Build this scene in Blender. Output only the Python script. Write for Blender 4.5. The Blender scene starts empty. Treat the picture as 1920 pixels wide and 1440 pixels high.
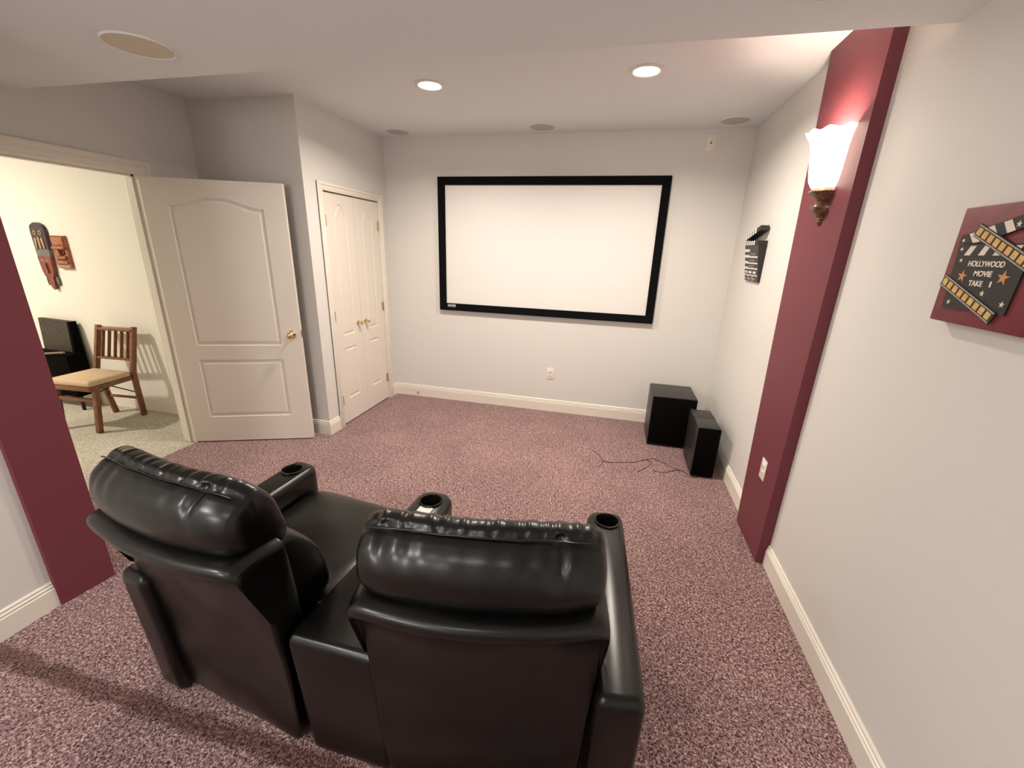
import bpy, bmesh, math, random
from mathutils import Vector, Matrix, noise
random.seed(7)
C = bpy.context.scene.collection
sc = bpy.context.scene
PI = math.pi

# ------------------------------------------------------------------ materials
def new_mat(name):
    m = bpy.data.materials.new(name); m.use_nodes = True
    nt = m.node_tree; b = nt.nodes['Principled BSDF']
    return m, nt, b
def mat(name, col, rough=.5, metal=0., spec=.5, bump=None, var=None, coat=0., coord='Object', emit=None):
    """bump=(scale,strength,distance)  var=(scale, colour2, lo, hi)"""
    m, nt, b = new_mat(name)
    b.inputs['Base Color'].default_value = (*col, 1); b.inputs['Roughness'].default_value = rough
    b.inputs['Metallic'].default_value = metal; b.inputs['Specular IOR Level'].default_value = spec
    if coat: b.inputs['Coat Weight'].default_value = coat; b.inputs['Coat Roughness'].default_value = .15
    tc = nt.nodes.new('ShaderNodeTexCoord')
    if var:
        n = nt.nodes.new('ShaderNodeTexNoise'); n.inputs['Scale'].default_value = var[0]; n.inputs['Detail'].default_value = 5
        r = nt.nodes.new('ShaderNodeValToRGB')
        r.color_ramp.elements[0].position = var[2]; r.color_ramp.elements[1].position = var[3]
        r.color_ramp.elements[0].color = (*col, 1); r.color_ramp.elements[1].color = (*var[1], 1)
        nt.links.new(tc.outputs[coord], n.inputs['Vector']); nt.links.new(n.outputs['Fac'], r.inputs['Fac'])
        nt.links.new(r.outputs['Color'], b.inputs['Base Color'])
    if bump:
        n = nt.nodes.new('ShaderNodeTexNoise'); n.inputs['Scale'].default_value = bump[0]; n.inputs['Detail'].default_value = 4
        u = nt.nodes.new('ShaderNodeBump'); u.inputs['Strength'].default_value = bump[1]; u.inputs['Distance'].default_value = bump[2]
        nt.links.new(tc.outputs[coord], n.inputs['Vector']); nt.links.new(n.outputs['Fac'], u.inputs['Height'])
        nt.links.new(u.outputs['Normal'], b.inputs['Normal'])
    if emit:
        b.inputs['Emission Color'].default_value = (*emit[0], 1); b.inputs['Emission Strength'].default_value = emit[1]
    return m

def carpet(name, dark, mid, light, scale, shade_band=False):
    m, nt, b = new_mat(name)
    N, L = nt.nodes, nt.links
    tc = N.new('ShaderNodeTexCoord')
    n1 = N.new('ShaderNodeTexNoise'); n1.inputs['Scale'].default_value = scale; n1.inputs['Detail'].default_value = 3.5; n1.inputs['Roughness'].default_value = .62; n1.inputs['Distortion'].default_value = .9
    n2 = N.new('ShaderNodeTexNoise'); n2.inputs['Scale'].default_value = 2.2; n2.inputs['Detail'].default_value = 3
    L.new(tc.outputs['Object'], n1.inputs['Vector']); L.new(tc.outputs['Object'], n2.inputs['Vector'])
    r = N.new('ShaderNodeValToRGB'); e = r.color_ramp.elements
    e[0].position = .38; e[0].color = (*dark, 1); e[1].position = .64; e[1].color = (*light, 1)
    k = r.color_ramp.elements.new(.5); k.color = (*mid, 1)
    L.new(n1.outputs['Fac'], r.inputs['Fac'])
    mr = N.new('ShaderNodeMapRange'); mr.inputs['From Min'].default_value = .3; mr.inputs['From Max'].default_value = .7; mr.inputs['To Min'].default_value = .88; mr.inputs['To Max'].default_value = 1.1
    L.new(n2.outputs['Fac'], mr.inputs['Value'])
    mx = N.new('ShaderNodeMix'); mx.data_type = 'RGBA'; mx.blend_type = 'MULTIPLY'; mx.inputs[0].default_value = 1
    L.new(r.outputs['Color'], mx.inputs[6]); L.new(mr.outputs['Result'], mx.inputs[7])
    out = mx.outputs[2]
    if shade_band:                      # brownish shadow band behind the seats, painted into the carpet colour
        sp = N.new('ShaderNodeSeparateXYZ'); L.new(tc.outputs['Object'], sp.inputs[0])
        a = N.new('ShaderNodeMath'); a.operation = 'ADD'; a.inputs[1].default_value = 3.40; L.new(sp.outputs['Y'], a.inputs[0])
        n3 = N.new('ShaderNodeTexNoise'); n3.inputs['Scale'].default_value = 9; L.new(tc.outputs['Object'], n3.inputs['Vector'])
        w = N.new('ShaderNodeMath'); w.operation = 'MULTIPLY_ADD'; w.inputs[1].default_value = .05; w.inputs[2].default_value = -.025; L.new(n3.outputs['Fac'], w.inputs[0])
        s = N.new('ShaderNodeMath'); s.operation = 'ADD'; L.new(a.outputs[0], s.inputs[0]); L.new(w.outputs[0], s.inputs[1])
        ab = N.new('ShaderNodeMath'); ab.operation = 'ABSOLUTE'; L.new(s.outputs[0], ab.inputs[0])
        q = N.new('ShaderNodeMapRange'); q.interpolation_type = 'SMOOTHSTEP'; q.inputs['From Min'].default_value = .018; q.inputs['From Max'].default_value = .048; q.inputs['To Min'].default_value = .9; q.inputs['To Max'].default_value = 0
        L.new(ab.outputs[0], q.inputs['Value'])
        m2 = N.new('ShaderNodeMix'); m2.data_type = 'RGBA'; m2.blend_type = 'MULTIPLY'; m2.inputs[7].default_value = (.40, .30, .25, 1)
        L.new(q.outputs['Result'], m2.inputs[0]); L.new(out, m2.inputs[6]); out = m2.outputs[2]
    L.new(out, b.inputs['Base Color'])
    b.inputs['Roughness'].default_value = .95; b.inputs['Specular IOR Level'].default_value = .1
    b.inputs['Sheen Weight'].default_value = .15
    u = N.new('ShaderNodeBump'); u.inputs['Strength'].default_value = .55; u.inputs['Distance'].default_value = .012
    L.new(n1.outputs['Fac'], u.inputs['Height']); L.new(u.outputs['Normal'], b.inputs['Normal'])
    return m

WALLC = (.74, .72, .69)
M = {}
M['wall'] = mat('wall_paint', WALLC, .55, spec=.3, bump=(260, .06, .002))
M['ceil'] = mat('ceiling_paint', (.80, .825, .835), .9, spec=.1, bump=(180, .1, .002))
M['hall'] = mat('hall_paint', (.80, .77, .70), .6, spec=.3, bump=(260, .06, .002))
M['burg'] = mat('burgundy_paint', (.176, .044, .057), .5, spec=.22, bump=(260, .08, .002))
M['trim'] = mat('trim_paint', (.83, .78, .70), .35, spec=.45)
M['door'] = mat('door_paint', (.80, .74, .67), .38, spec=.45, bump=(90, .05, .001))
M['carpet'] = carpet('mauve_carpet', (.050, .018, .0185), (.255, .142, .140), (.66, .48, .455), 122, shade_band=True)
M['hcarpet'] = carpet('beige_carpet', (.30, .27, .21), (.52, .48, .40), (.72, .68, .58), 95)
M['leather'] = mat('black_leather', (.0014, .0014, .0012), .28, spec=.48, bump=(420, .08, .002), var=(3, (.0034, .0033, .003), .4, .7))
M['plastic'] = mat('black_plastic', (.008, .008, .008), .12, spec=.6, bump=(30, .01, .001))
M['felt'] = mat('frame_velvet', (.004, .004, .005), .9, spec=.1, bump=(300, .1, .001))
M['screen'] = mat('screen_fabric', (.80, .78, .755), .75, spec=.15, bump=(400, .03, .001))
M['badge'] = mat('badge_metal', (.42, .43, .50), .4, metal=.6, bump=(200, .05, .001))
M['brass'] = mat('polished_brass', (.86, .66, .36), .13, metal=1, bump=(40, .01, .001))
M['steel'] = mat('dull_steel', (.5, .47, .42), .35, metal=1, bump=(80, .03, .001))
M['hinge'] = mat('brass_hinge', (.62, .52, .36), .35, metal=.8, bump=(80, .03, .001))
M['plate'] = mat('ivory_plastic', (.86, .80, .70), .35, spec=.5, bump=(60, .01, .001))
M['slot'] = mat('dark_slot', (.06, .05, .04), .6, bump=(60, .02, .001))
M['sub'] = mat('speaker_laminate', (.020, .019, .018), .42, spec=.5, bump=(350, .08, .001))
M['grille'] = mat('speaker_cloth', (.0035, .003, .003), .9, spec=.05, bump=(700, .3, .001))
M['sgr'] = mat('ceiling_grille', (.56, .52, .47), .8, bump=(600, .4, .001), var=(500, (.48, .445, .40), .45, .6))
M['sgr2'] = mat('aged_grille', (.70, .65, .51), .8, bump=(600, .4, .001), var=(500, (.62, .57, .44), .45, .6))
M['white'] = mat('white_trim_ring', (.78, .74, .70), .5, bump=(60, .01, .001))
M['lens'] = mat('lamp_lens', (1, .95, .9), .5, emit=((1, .93, .84), 14), bump=(60, .01, .001))
M['bronze'] = mat('antique_bronze', (.16, .09, .055), .38, metal=.55, bump=(120, .25, .003), var=(60, (.30, .19, .12), .45, .65))
M['shade'] = mat('alabaster_glass', (.95, .88, .74), .4, emit=((1, .87, .70), 7.5), bump=(30, .05, .002), var=(14, (.98, .84, .60), .5, .75))
M['sign'] = mat('sign_burgundy', (.20, .030, .040), .55, bump=(120, .2, .001), var=(25, (.15, .024, .03), .45, .7))
M['sblack'] = mat('sign_black', (.013, .014, .013), .5, bump=(90, .05, .001))
M['scream'] = mat('sign_cream', (.80, .72, .62), .55, bump=(90, .05, .001))
M['sgold'] = mat('sign_gold', (.66, .38, .09), .5, var=(60, (.78, .52, .20), .4, .65), bump=(90, .05, .001))
M['sorange'] = mat('sign_copper', (.58, .27, .09), .45, bump=(90, .05, .001))
M['slate'] = mat('slate_grey', (.050, .042, .038), .6, bump=(120, .1, .001), var=(45, (.085, .075, .068), .4, .7))
M['slated'] = mat('slate_edge', (.018, .013, .014), .55, bump=(120, .1, .001))
M['chalk'] = mat('chalk_white', (.80, .78, .75), .8, bump=(120, .1, .001))
M['chalkd'] = mat('chalk_scribble', (.34, .32, .30), .9, bump=(120, .1, .001))
M['wood'] = mat('oak_brown', (.17, .062, .026), .38, spec=.5, bump=(70, .08, .001), var=(22, (.24, .10, .045), .4, .7))
M['seatf'] = mat('seat_fabric', (.58, .42, .27), .85, bump=(500, .25, .001), var=(120, (.64, .48, .32), .4, .65))
M['wicker'] = mat('dark_wicker', (.028, .019, .014), .55, bump=(260, .7, .004), var=(90, (.085, .066, .043), .45, .7))
M['wrim'] = mat('wicker_rim', (.17, .14, .10), .55, bump=(260, .5, .004))
M['bmetal'] = mat('black_metal', (.015, .013, .012), .4, metal=.4, bump=(90, .05, .001))
M['mred'] = mat('mask_redwood', (.17, .035, .025), .42, bump=(60, .2, .002), var=(40, (.26, .065, .04), .4, .7))
M['mcop'] = mat('mask_copperwood', (.26, .075, .030), .32, bump=(60, .2, .002), var=(30, (.48, .17, .07), .4, .7))
M['mgrey'] = mat('mask_grey', (.11, .115, .105), .5, bump=(60, .2, .002), var=(40, (.17, .165, .15), .4, .7))
M['mdark'] = mat('mask_dark', (.030, .018, .025), .5, bump=(60, .2, .002), var=(40, (.08, .04, .06), .4, .7))
M['mtan'] = mat('mask_tan', (.42, .28, .15), .5, bump=(60, .2, .002))
M['paper'] = mat('white_paper', (.85, .83, .80), .8, bump=(60, .05, .001))
M['cable'] = mat('cable_brown', (.085, .032, .034), .6, bump=(60, .05, .001))
M['chrome'] = mat('doorstop_metal', (.55, .52, .46), .3, metal=1, bump=(60, .05, .001))

# ------------------------------------------------------------------ helpers
ORG = {}
def finish(name, bm, m, parent=None, smooth=30, bev=0):
    bmesh.ops.recalc_face_normals(bm, faces=bm.faces)
    o = ORG.get(parent, Vector((0, 0, 0))) if parent else Vector((0, 0, 0))
    me = bpy.data.meshes.new(name)
    if parent is None and bm.verts:            # own base point for single-mesh things
        lo = Vector([min(v.co[i] for v in bm.verts) for i in range(3)]); hi = Vector([max(v.co[i] for v in bm.verts) for i in range(3)])
        base = Vector(((lo.x+hi.x)/2, (lo.y+hi.y)/2, lo.z))
    else: base = None
    off = base if (base is not None and not name.startswith(('floor', 'wall', 'ceiling'))) else o
    bmesh.ops.translate(bm, verts=bm.verts, vec=-off)
    bm.to_mesh(me); bm.free()
    for p in me.polygons: p.use_smooth = True
    me.set_sharp_from_angle(angle=math.radians(smooth))
    for mm in (m if isinstance(m, (list, tuple)) else [m]): me.materials.append(mm)
    ob = bpy.data.objects.new(name, me); C.objects.link(ob)
    if parent: ob.parent = parent; ORG[ob] = o
    else: ob.location = off; ORG[ob] = Vector(off)
    return ob
def thing(name, label, cat, loc, group=None):
    o = bpy.data.objects.new(name, None); C.objects.link(o); o.location = loc; o.empty_display_size = .1
    o['label'] = label; o['category'] = cat
    if group: o['group'] = group
    ORG[o] = Vector(loc); return o
def tag(o, label, cat, group=None):
    o['label'] = label; o['category'] = cat
    if group: o['group'] = group
    return o
def struct(o, label, cat):
    o['kind'] = 'structure'; o['label'] = label; o['category'] = cat; return o

def box(bm, x0, x1, y0, y1, z0, z1, bev=0, seg=2, M4=None, mi=0):
    vs = [bm.verts.new((x, y, z)) for z in (z0, z1) for y in (y0, y1) for x in (x0, x1)]
    F = [(0, 1, 3, 2), (4, 5, 7, 6), (0, 1, 5, 4), (2, 3, 7, 6), (0, 2, 6, 4), (1, 3, 7, 5)]
    fs = [bm.faces.new([vs[i] for i in f]) for f in F]
    for f in fs: f.material_index = mi
    allv = set(vs)
    if bev:
        es = list({e for f in fs for e in f.edges})
        bmesh.ops.recalc_face_normals(bm, faces=fs)
        r = bmesh.ops.bevel(bm, geom=es, offset=bev, segments=seg, profile=.5, affect='EDGES')
        allv = {v for v in r['verts']} | {v for v in allv if v.is_valid}
        for f in r['faces']: f.material_index = mi
    if M4 is not None: bmesh.ops.transform(bm, matrix=M4, verts=list(allv))
    return list(allv)
def nb(): return bmesh.new()
def B(x0, x1, y0, y1, z0, z1, bev=0, seg=2, M4=None):
    bm = nb(); box(bm, x0, x1, y0, y1, z0, z1, bev, seg, M4); return bm
def beam(bm, p, q, w, d, up=(0, 0, 1), bev=.004):
    p, q = Vector(p), Vector(q); z = (q-p); L = z.length; z.normalize()
    x = Vector(up).cross(z)
    if x.length < 1e-4: x = Vector((1, 0, 0)).cross(z)
    x.normalize(); y = z.cross(x)
    m4 = Matrix((x, y, z)).transposed().to_4x4(); m4.translation = p
    box(bm, -w/2, w/2, -d/2, d/2, 0, L, bev, 2, m4)
def lathe(bm, prof, cen, axis=(0, 0, 1), n=32, a0=0, a1=2*PI, ref=None, rfun=None):
    """prof: (r, h) along axis"""
    ax = Vector(axis).normalized(); u = Vector(ref) if ref else (Vector((1, 0, 0)) if abs(ax.x) < .9 else Vector((0, 1, 0)))
    u = (u - ax*u.dot(ax)).normalized(); v = ax.cross(u); cen = Vector(cen)
    full = abs(a1-a0-2*PI) < 1e-6; k = n if full else n+1
    rings = []
    for i, (r, h) in enumerate(prof):
        if r < 1e-6: rings.append([bm.verts.new(cen+ax*h)]); continue
        R = []
        for j in range(k):
            a = a0+(a1-a0)*j/n; rr, hh = (rfun(i, r, h, a) if rfun else (r, h))
            R.append(bm.verts.new(cen+ax*hh+(u*math.cos(a)+v*math.sin(a))*rr))
        rings.append(R)
    for A, Bq in zip(rings, rings[1:]):
        m = n if full else n
        for j in range(m):
            j2 = (j+1) % k
            if len(A) == 1 and len(Bq) == 1: continue
            if len(A) == 1: bm.faces.new((A[0], Bq[j2], Bq[j]))
            elif len(Bq) == 1: bm.faces.new((A[j], A[j2], Bq[0]))
            else: bm.faces.new((A[j], A[j2], Bq[j2], Bq[j]))
    return rings
def prism(bm, pts, n, d, mi=0):
    """planar polygon (3D pts) extruded by n*d"""
    n = Vector(n); a = [bm.verts.new(Vector(p)) for p in pts]; b = [bm.verts.new(Vector(p)+n*d) for p in pts]
    fs = [bm.faces.new(a), bm.faces.new(b[::-1])]
    for i in range(len(a)):
        j = (i+1) % len(a); fs.append(bm.faces.new((a[i], a[j], b[j], b[i])))
    for f in fs: f.material_index = mi
def tube(bm, pts, r, n=8, cyc=False):
    pts = [Vector(p) for p in pts]; rings = []
    for i, p in enumerate(pts):
        if cyc: t = pts[(i+1) % len(pts)]-pts[i-1]
        else: t = pts[min(i+1, len(pts)-1)]-pts[max(i-1, 0)]
        t.normalize(); x = t.cross(Vector((0, 0, 1)))
        if x.length < 1e-3: x = t.cross(Vector((1, 0, 0)))
        x.normalize(); y = t.cross(x)
        rings.append([bm.verts.new(p+(x*math.cos(2*PI*k/n)+y*math.sin(2*PI*k/n))*r) for k in range(n)])
    pr = list(zip(rings, rings[1:])) + ([(rings[-1], rings[0])] if cyc else [])
    for A, Bq in pr:
        for k in range(n): bm.faces.new((A[k], A[(k+1) % n], Bq[(k+1) % n], Bq[k]))
    if not cyc: bm.faces.new(rings[0]); bm.faces.new(rings[-1][::-1])
def crom(P, n, cyc=True):
    out = []; L = len(P); segs = L if cyc else L-1
    for i in range(segs):
        g = (lambda k: Vector(P[k % L])) if cyc else (lambda k: Vector(P[max(0, min(L-1, k))]))
        a, b, c, d = g(i-1), g(i), g(i+1), g(i+2)
        for s in range(n):
            t = s/n
            out.append(.5*((2*b)+(c-a)*t+(2*a-5*b+4*c-d)*t*t+(3*b-a-3*c+d)*t**3))
    if not cyc: out.append(Vector(P[-1]))
    return out

# ------------------------------------------------------------------ dimensions
XL, H, YC, XD = -3.317, 2.625, -1.201, -4.274       # closet wall, ceiling, recess wall, entry wall
HS, YS = 2.366, -2.256                              # lower ceiling and its front edge
XW, YR = -3.335, -6.3                               # rear left wall, rear wall
YP0, YP1 = -3.155, -2.950                           # left pilaster
OY0, OY1, OZ = -2.600, -1.665, 2.045                # entry opening

# ------------------------------------------------------------------ shell
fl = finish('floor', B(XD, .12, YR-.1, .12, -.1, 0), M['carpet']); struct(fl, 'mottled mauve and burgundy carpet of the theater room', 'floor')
fh = finish('floor_hall', B(-8.0, XD, -5.0, -1.1, -.1, -.002), M['hcarpet']); struct(fh, 'beige carpet in the adjoining room through the open doorway', 'floor')
struct(finish('ceiling', B(XD-.12, .12, YS-.05, .12, H, H+.1), M['ceil']), 'higher ceiling panel in front of the screen wall', 'ceiling')
struct(finish('ceiling_soffit', B(XD-.12, .12, YR-.1, YS, HS, H+.1), M['ceil']), 'lowered ceiling over the rear of the room', 'ceiling')
struct(finish('ceiling_hall', B(-8.0, XD-.12, -5.0, -1.1, 2.66, 2.76), M['ceil']), 'ceiling of the adjoining room', 'ceiling')
struct(finish('wall_back', B(XL-.7, .12, 0, .12, 0, H), M['wall']), 'pale grey wall carrying the projection screen', 'wall')
struct(finish('wall_right', B(0, .12, YR-.1, 0, 0, H), M['wall']), 'long pale grey wall on the right', 'wall')
bm = nb()                                            # closet wall with its door opening
CY0, CY1, CZ = -1.000, -.170, 2.035
box(bm, XL-.12, XL, YC, CY0-.02, 0, H); box(bm, XL-.12, XL, CY1+.02, 0, 0, H); box(bm, XL-.12, XL, CY0-.02, CY1+.02, CZ+.02, H)
struct(finish('wall_closet', bm, M['wall']), 'grey wall with the narrow white closet doors', 'wall')
struct(finish('wall_recess', B(XD, XL-.12, YC, YC+.12, 0, H), M['wall']), 'shaded grey recess wall behind the open door', 'wall')
bm = nb()
box(bm, XD-.12, XD, OY1+.02, YC+.12, 0, H); box(bm, XD-.12, XD, YP1-.1, OY0-.02, 0, H); box(bm, XD-.12, XD, OY0-.02, OY1+.02, OZ+.02, H)
struct(finish('wall_entry', bm, M['wall']), 'shaded grey wall around the open doorway', 'wall')
struct(finish('wall_alcove', B(XD, XW-.1, YP1-.1, YP1, 0, HS), M['wall']), 'return wall beside the left burgundy pilaster', 'wall')
struct(finish('wall_left', B(XW-.1, XW, YR, YP1, 0, HS), M['wall']), 'pale grey rear left wall behind the burgundy pilaster', 'wall')
struct(finish('wall_rear', B(XW-.1, .12, YR-.1, YR, 0, HS), M['wall']), 'rear wall behind the seats', 'wall')
YH = -1.238
struct(finish('wall_hall', B(-8.0, XD-.12, YH, YH+.1, 0, 2.66), M['hall']), 'cream wall with the carved masks beyond the doorway', 'wall')
struct(finish('wall_hall_left', B(-8.1, -8.0, -5.0, YH, 0, 2.66), M['hall']), 'far left wall of the adjoining room', 'wall')
struct(finish('wall_hall_front', B(-8.0, XD-.12, -5.1, -5.0, 0, 2.66), M['hall']), 'near wall of the adjoining room', 'wall')
struct(finish('wall_hall_right', B(XD-.12, XD-.02, -5.0, YP1-.1, 0, 2.66), M['hall']), 'side wall of the adjoining room', 'wall')
# pilasters
TP = .050
bm = nb()
a = [(0, -1.950, 0), (-TP, -1.942, 0), (-TP, -1.548, 0), (0, -1.548, 0)]
b = [(0, -1.962, H), (-TP, -1.955, H), (-TP, -1.372, H), (0, -1.372, H)]
va = [bm.verts.new(p) for p in a]; vb = [bm.verts.new(p) for p in b]
bm.faces.new(va); bm.faces.new(vb)
for i in range(4): bm.faces.new((va[i], va[(i+1) % 4], vb[(i+1) % 4], vb[i]))
struct(finish('trim_1', bm, M['burg']), 'tall burgundy pilaster on the right wall with the lit sconce', 'pilaster')
bm = nb()
a = [(XW, YP0, 0), (-3.312, YP0, 0), (-3.288, YP1-.004, 0), (XW, YP1-.004, 0)]
prism(bm, a, (0, 0, 1), HS)
struct(finish('trim_2', bm, M['burg']), 'burgundy pilaster at the left edge beside the doorway', 'pilaster')

# baseboards
PROF = [(0, 0), (.0145, 0), (.0145, .094), (.0085, .099), (.0125, .105), (.0125, .109), (.006, .114), (.0085, .120), (.0085, .124), (.003, .130), (0, .130)]
def baseboard(name, p, q, n, label):
    bm = nb(); p, q, n = Vector(p), Vector(q), Vector(n)
    A = [bm.verts.new(p+n*d+Vector((0, 0, z))) for d, z in PROF]; Bq = [bm.verts.new(q+n*d+Vector((0, 0, z))) for d, z in PROF]
    bm.faces.new(A); bm.faces.new(Bq[::-1])
    for i in range(len(A)):
        j = (i+1) % len(A); bm.faces.new((A[i], A[j], Bq[j], Bq[i]))
    return struct(finish(name, bm, M['trim'], smooth=20), label, 'baseboard')
baseboard('baseboard_back', (XL, 0, 0), (0, 0, 0), (0, -1, 0), 'white baseboard along the screen wall')
baseboard('baseboard_right', (0, 0, 0), (0, -1.546, 0), (-1, 0, 0), 'white baseboard on the right wall behind the black speakers')
baseboard('baseboard_right_rear', (0, -1.952, 0), (0, YR, 0), (-1, 0, 0), 'white baseboard on the right wall nearest the camera')
baseboard('baseboard_closet', (XL, YC-.0145, 0), (XL, -1.066, 0), (1, 0, 0), 'short white baseboard left of the closet doors')
baseboard('baseboard_closet_corner', (XL, -.098, 0), (XL, 0, 0), (1, 0, 0), 'very short white baseboard between closet casing and corner')
baseboard('baseboard_recess', (XD, YC, 0), (XL, YC, 0), (0, -1, 0), 'white baseboard on the recess wall behind the open door')
baseboard('baseboard_left', (XW, YP0-.002, 0), (XW, YR, 0), (1, 0, 0), 'white baseboard left of the left burgundy pilaster')
baseboard('baseboard_hall', (-8, YH, 0), (XD-.12, YH, 0), (0, -1, 0), 'white baseboard on the cream wall beyond the doorway')

# casings: profile boards with two steps
def casing(name, plane_x, nx, y0, y1, zt, w, label, mtl):
    bm = nb()
    for (t, i0, i1) in ((.012, 0, w), (.018, w*.62, w), (.015, w*.2, w*.5)):
        xa, xb = sorted((plane_x, plane_x+nx*t))
        box(bm, xa, xb, y0-i1, y0-i0, 0, zt+i1, .003); box(bm, xa, xb, y1+i0, y1+i1, 0, zt+i1, .003)
        box(bm, xa, xb, y0-i0, y1+i0, zt+i0, zt+i1, .003)
    return struct(finish(name, bm, mtl), label, 'door casing')
casing('trim_3', XD, 1, OY0, OY1, OZ, .088, 'cream casing around the open doorway', M['trim'])
casing('trim_4', XD-.12, -1, OY0, OY1, OZ, .085, 'casing on the far side of the open doorway', M['trim'])
bm = nb()
for (y0, y1) in ((OY0-.02, OY0), (OY1, OY1+.02)): box(bm, XD-.121, XD+.001, y0, y1, 0, OZ+.02)
box(bm, XD-.121, XD+.001, OY0, OY1, OZ, OZ+.02)
for (y0, y1) in ((OY0, OY0+.012), (OY1-.012, OY1)): box(bm, XD-.085, XD-.045, y0, y1, 0, OZ)
box(bm, XD-.085, XD-.045, OY0, OY1, OZ-.012, OZ)
struct(finish('trim_5', bm, M['trim']), 'white jamb lining with stop of the open doorway', 'door jamb')
casing('trim_6', XL, 1, CY0, CY1, CZ, .062, 'white casing around the closet doors', M['trim'])
bm = nb()
for (y0, y1) in ((CY0-.02, CY0-.002), (CY1+.002, CY1+.02)): box(bm, XL-.119, XL, y0, y1, 0, CZ+.02)
box(bm, XL-.119, XL, CY0-.002, CY1+.002, CZ+.002, CZ+.02)
box(bm, XL-.119, XL-.05, CY0-.002, CY1+.002, CZ-.012, CZ+.002)
struct(finish('trim_7', bm, M['trim']), 'white jamb lining of the closet doors', 'door jamb')

# ------------------------------------------------------------------ moulded doors
def arch(x0, x1, zs, zp, n=28):
    """cathedral top edge from x0 to x1: shoulders at zs, peak at zp"""
    pts = []
    for i in range(n+1):
        t = i/n; s = 1-abs(2*t-1)
        k = max(0, min(1, (s-.05)/.80)); pts.append((x0+(x1-x0)*t, zs+(zp-zs)*(k*k*(3-2*k))))
    return pts
def door_leaf(w, h, thick, panels, mw=.035, depth=.008):
    """door leaf in local (u,v), front at n=0 (facing +n), panels: list of outline functions(inset)->pts. Returns bm in (u, n, v)"""
    bm = nb(); loops = []
    outer = [(0, 0), (w, 0), (w, h), (0, h)]
    ov = [bm.verts.new((u, 0, v)) for u, v in outer]
    es = [bm.edges.new((ov[i], ov[(i+1) % 4])) for i in range(4)]
    for pf in panels:
        A = [bm.verts.new((u, 0, v)) for u, v in pf(0)]
        n = len(A); es += [bm.edges.new((A[i], A[(i+1) % n])) for i in range(n)]
        prev = A
        for ins, d in ((mw*.2, -depth*.9), (mw*.42, -depth), (mw*.62, -depth*.85), (mw, -depth*.18)):
            R = [bm.verts.new((u, d, v)) for u, v in pf(ins)]
            for i in range(n): bm.faces.new((prev[i], prev[(i+1) % n], R[(i+1) % n], R[i]))
            prev = R
        bm.faces.new(prev)
    bmesh.ops.triangle_fill(bm, use_beauty=True, use_dissolve=False, edges=es)
    bk = [bm.verts.new((u, -thick, v)) for u, v in outer]
    bm.faces.new(bk)
    for i in range(4): bm.faces.new((ov[i], ov[(i+1) % 4], bk[(i+1) % 4], bk[i]))
    return bm
def rectp(x0, x1, z0, z1):
    return lambda i: [(x0+i, z0+i), (x1-i, z0+i), (x1-i, z1-i), (x0+i, z1-i)]
def archp(x0, x1, z0, zs, zp):
    return lambda i: [(x0+i, z0+i), (x1-i, z0+i)] + arch(x0+i, x1-i, zs-i, zp-i)[::-1]
def place(bm, origin, du, dn):
    du, dn = Vector(du), Vector(dn); m4 = Matrix((du, dn, Vector((0, 0, 1)))).transposed().to_4x4(); m4.translation = Vector(origin)
    bmesh.ops.transform(bm, matrix=m4, verts=bm.verts)
    return m4
def knob(base, n, parent, s=1.0, mtl=None):
    bm = nb(); n = Vector(n)
    lathe(bm, [(0, 0), (.032*s, 0), (.033*s, .004*s), (.028*s, .009*s), (.012*s, .012*s), (.010*s, .030*s), (.013*s, .036*s), (.024*s, .042*s), (.0275*s, .052*s), (.0265*s, .062*s), (.020*s, .070*s), (.010*s, .0735*s), (0, .074*s)], base, n, 28)
    return finish('door_knob', bm, mtl or M['brass'], parent, smooth=60)

A = .386; du = Vector((math.cos(A), math.sin(A), 0)); dn = Vector((math.sin(A), -math.cos(A), 0))
hin = Vector((XD+.004, -1.672, .010)); DW = .935
d1 = thing('door_1', 'white two-panel arched-top door standing open with brass knob', 'door', hin); d1['kind'] = 'structure'
bm = door_leaf(DW, 2.025, .036, [archp(.155, .787, .823, 1.845, 1.905), rectp(.147, .780, .217, .708)], .036, .009)
place(bm, hin, du, dn); finish('door_panel', bm, M['door'], d1, smooth=3)
k = knob(hin+du*.868+Vector((0, 0, .915))+dn*0, dn, d1); k['label'] = 'polished brass door knob'
knob(hin+du*.868+Vector((0, 0, .915))-dn*.036, -dn, d1)
bm = nb(); box(bm, 0, .0015, -.030, -.006, -.028, .028); m4 = Matrix((du, dn, Vector((0, 0, 1)))).transposed().to_4x4(); m4.translation = hin+du*DW+Vector((0, 0, .918)); bmesh.ops.transform(bm, matrix=m4, verts=bm.verts)
bx = nb(); finish('latch_plate', bm, M['steel'], d1)
for z in (.25, 1.05, 1.80):
    bm = nb(); lathe(bm, [(0, 0), (.006, 0), (.006, .09), (0, .09)], hin+Vector((-.002, .008, z))+dn*.001, (0, 0, 1), 12); finish('hinge', bm, M['hinge'], d1)

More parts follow.
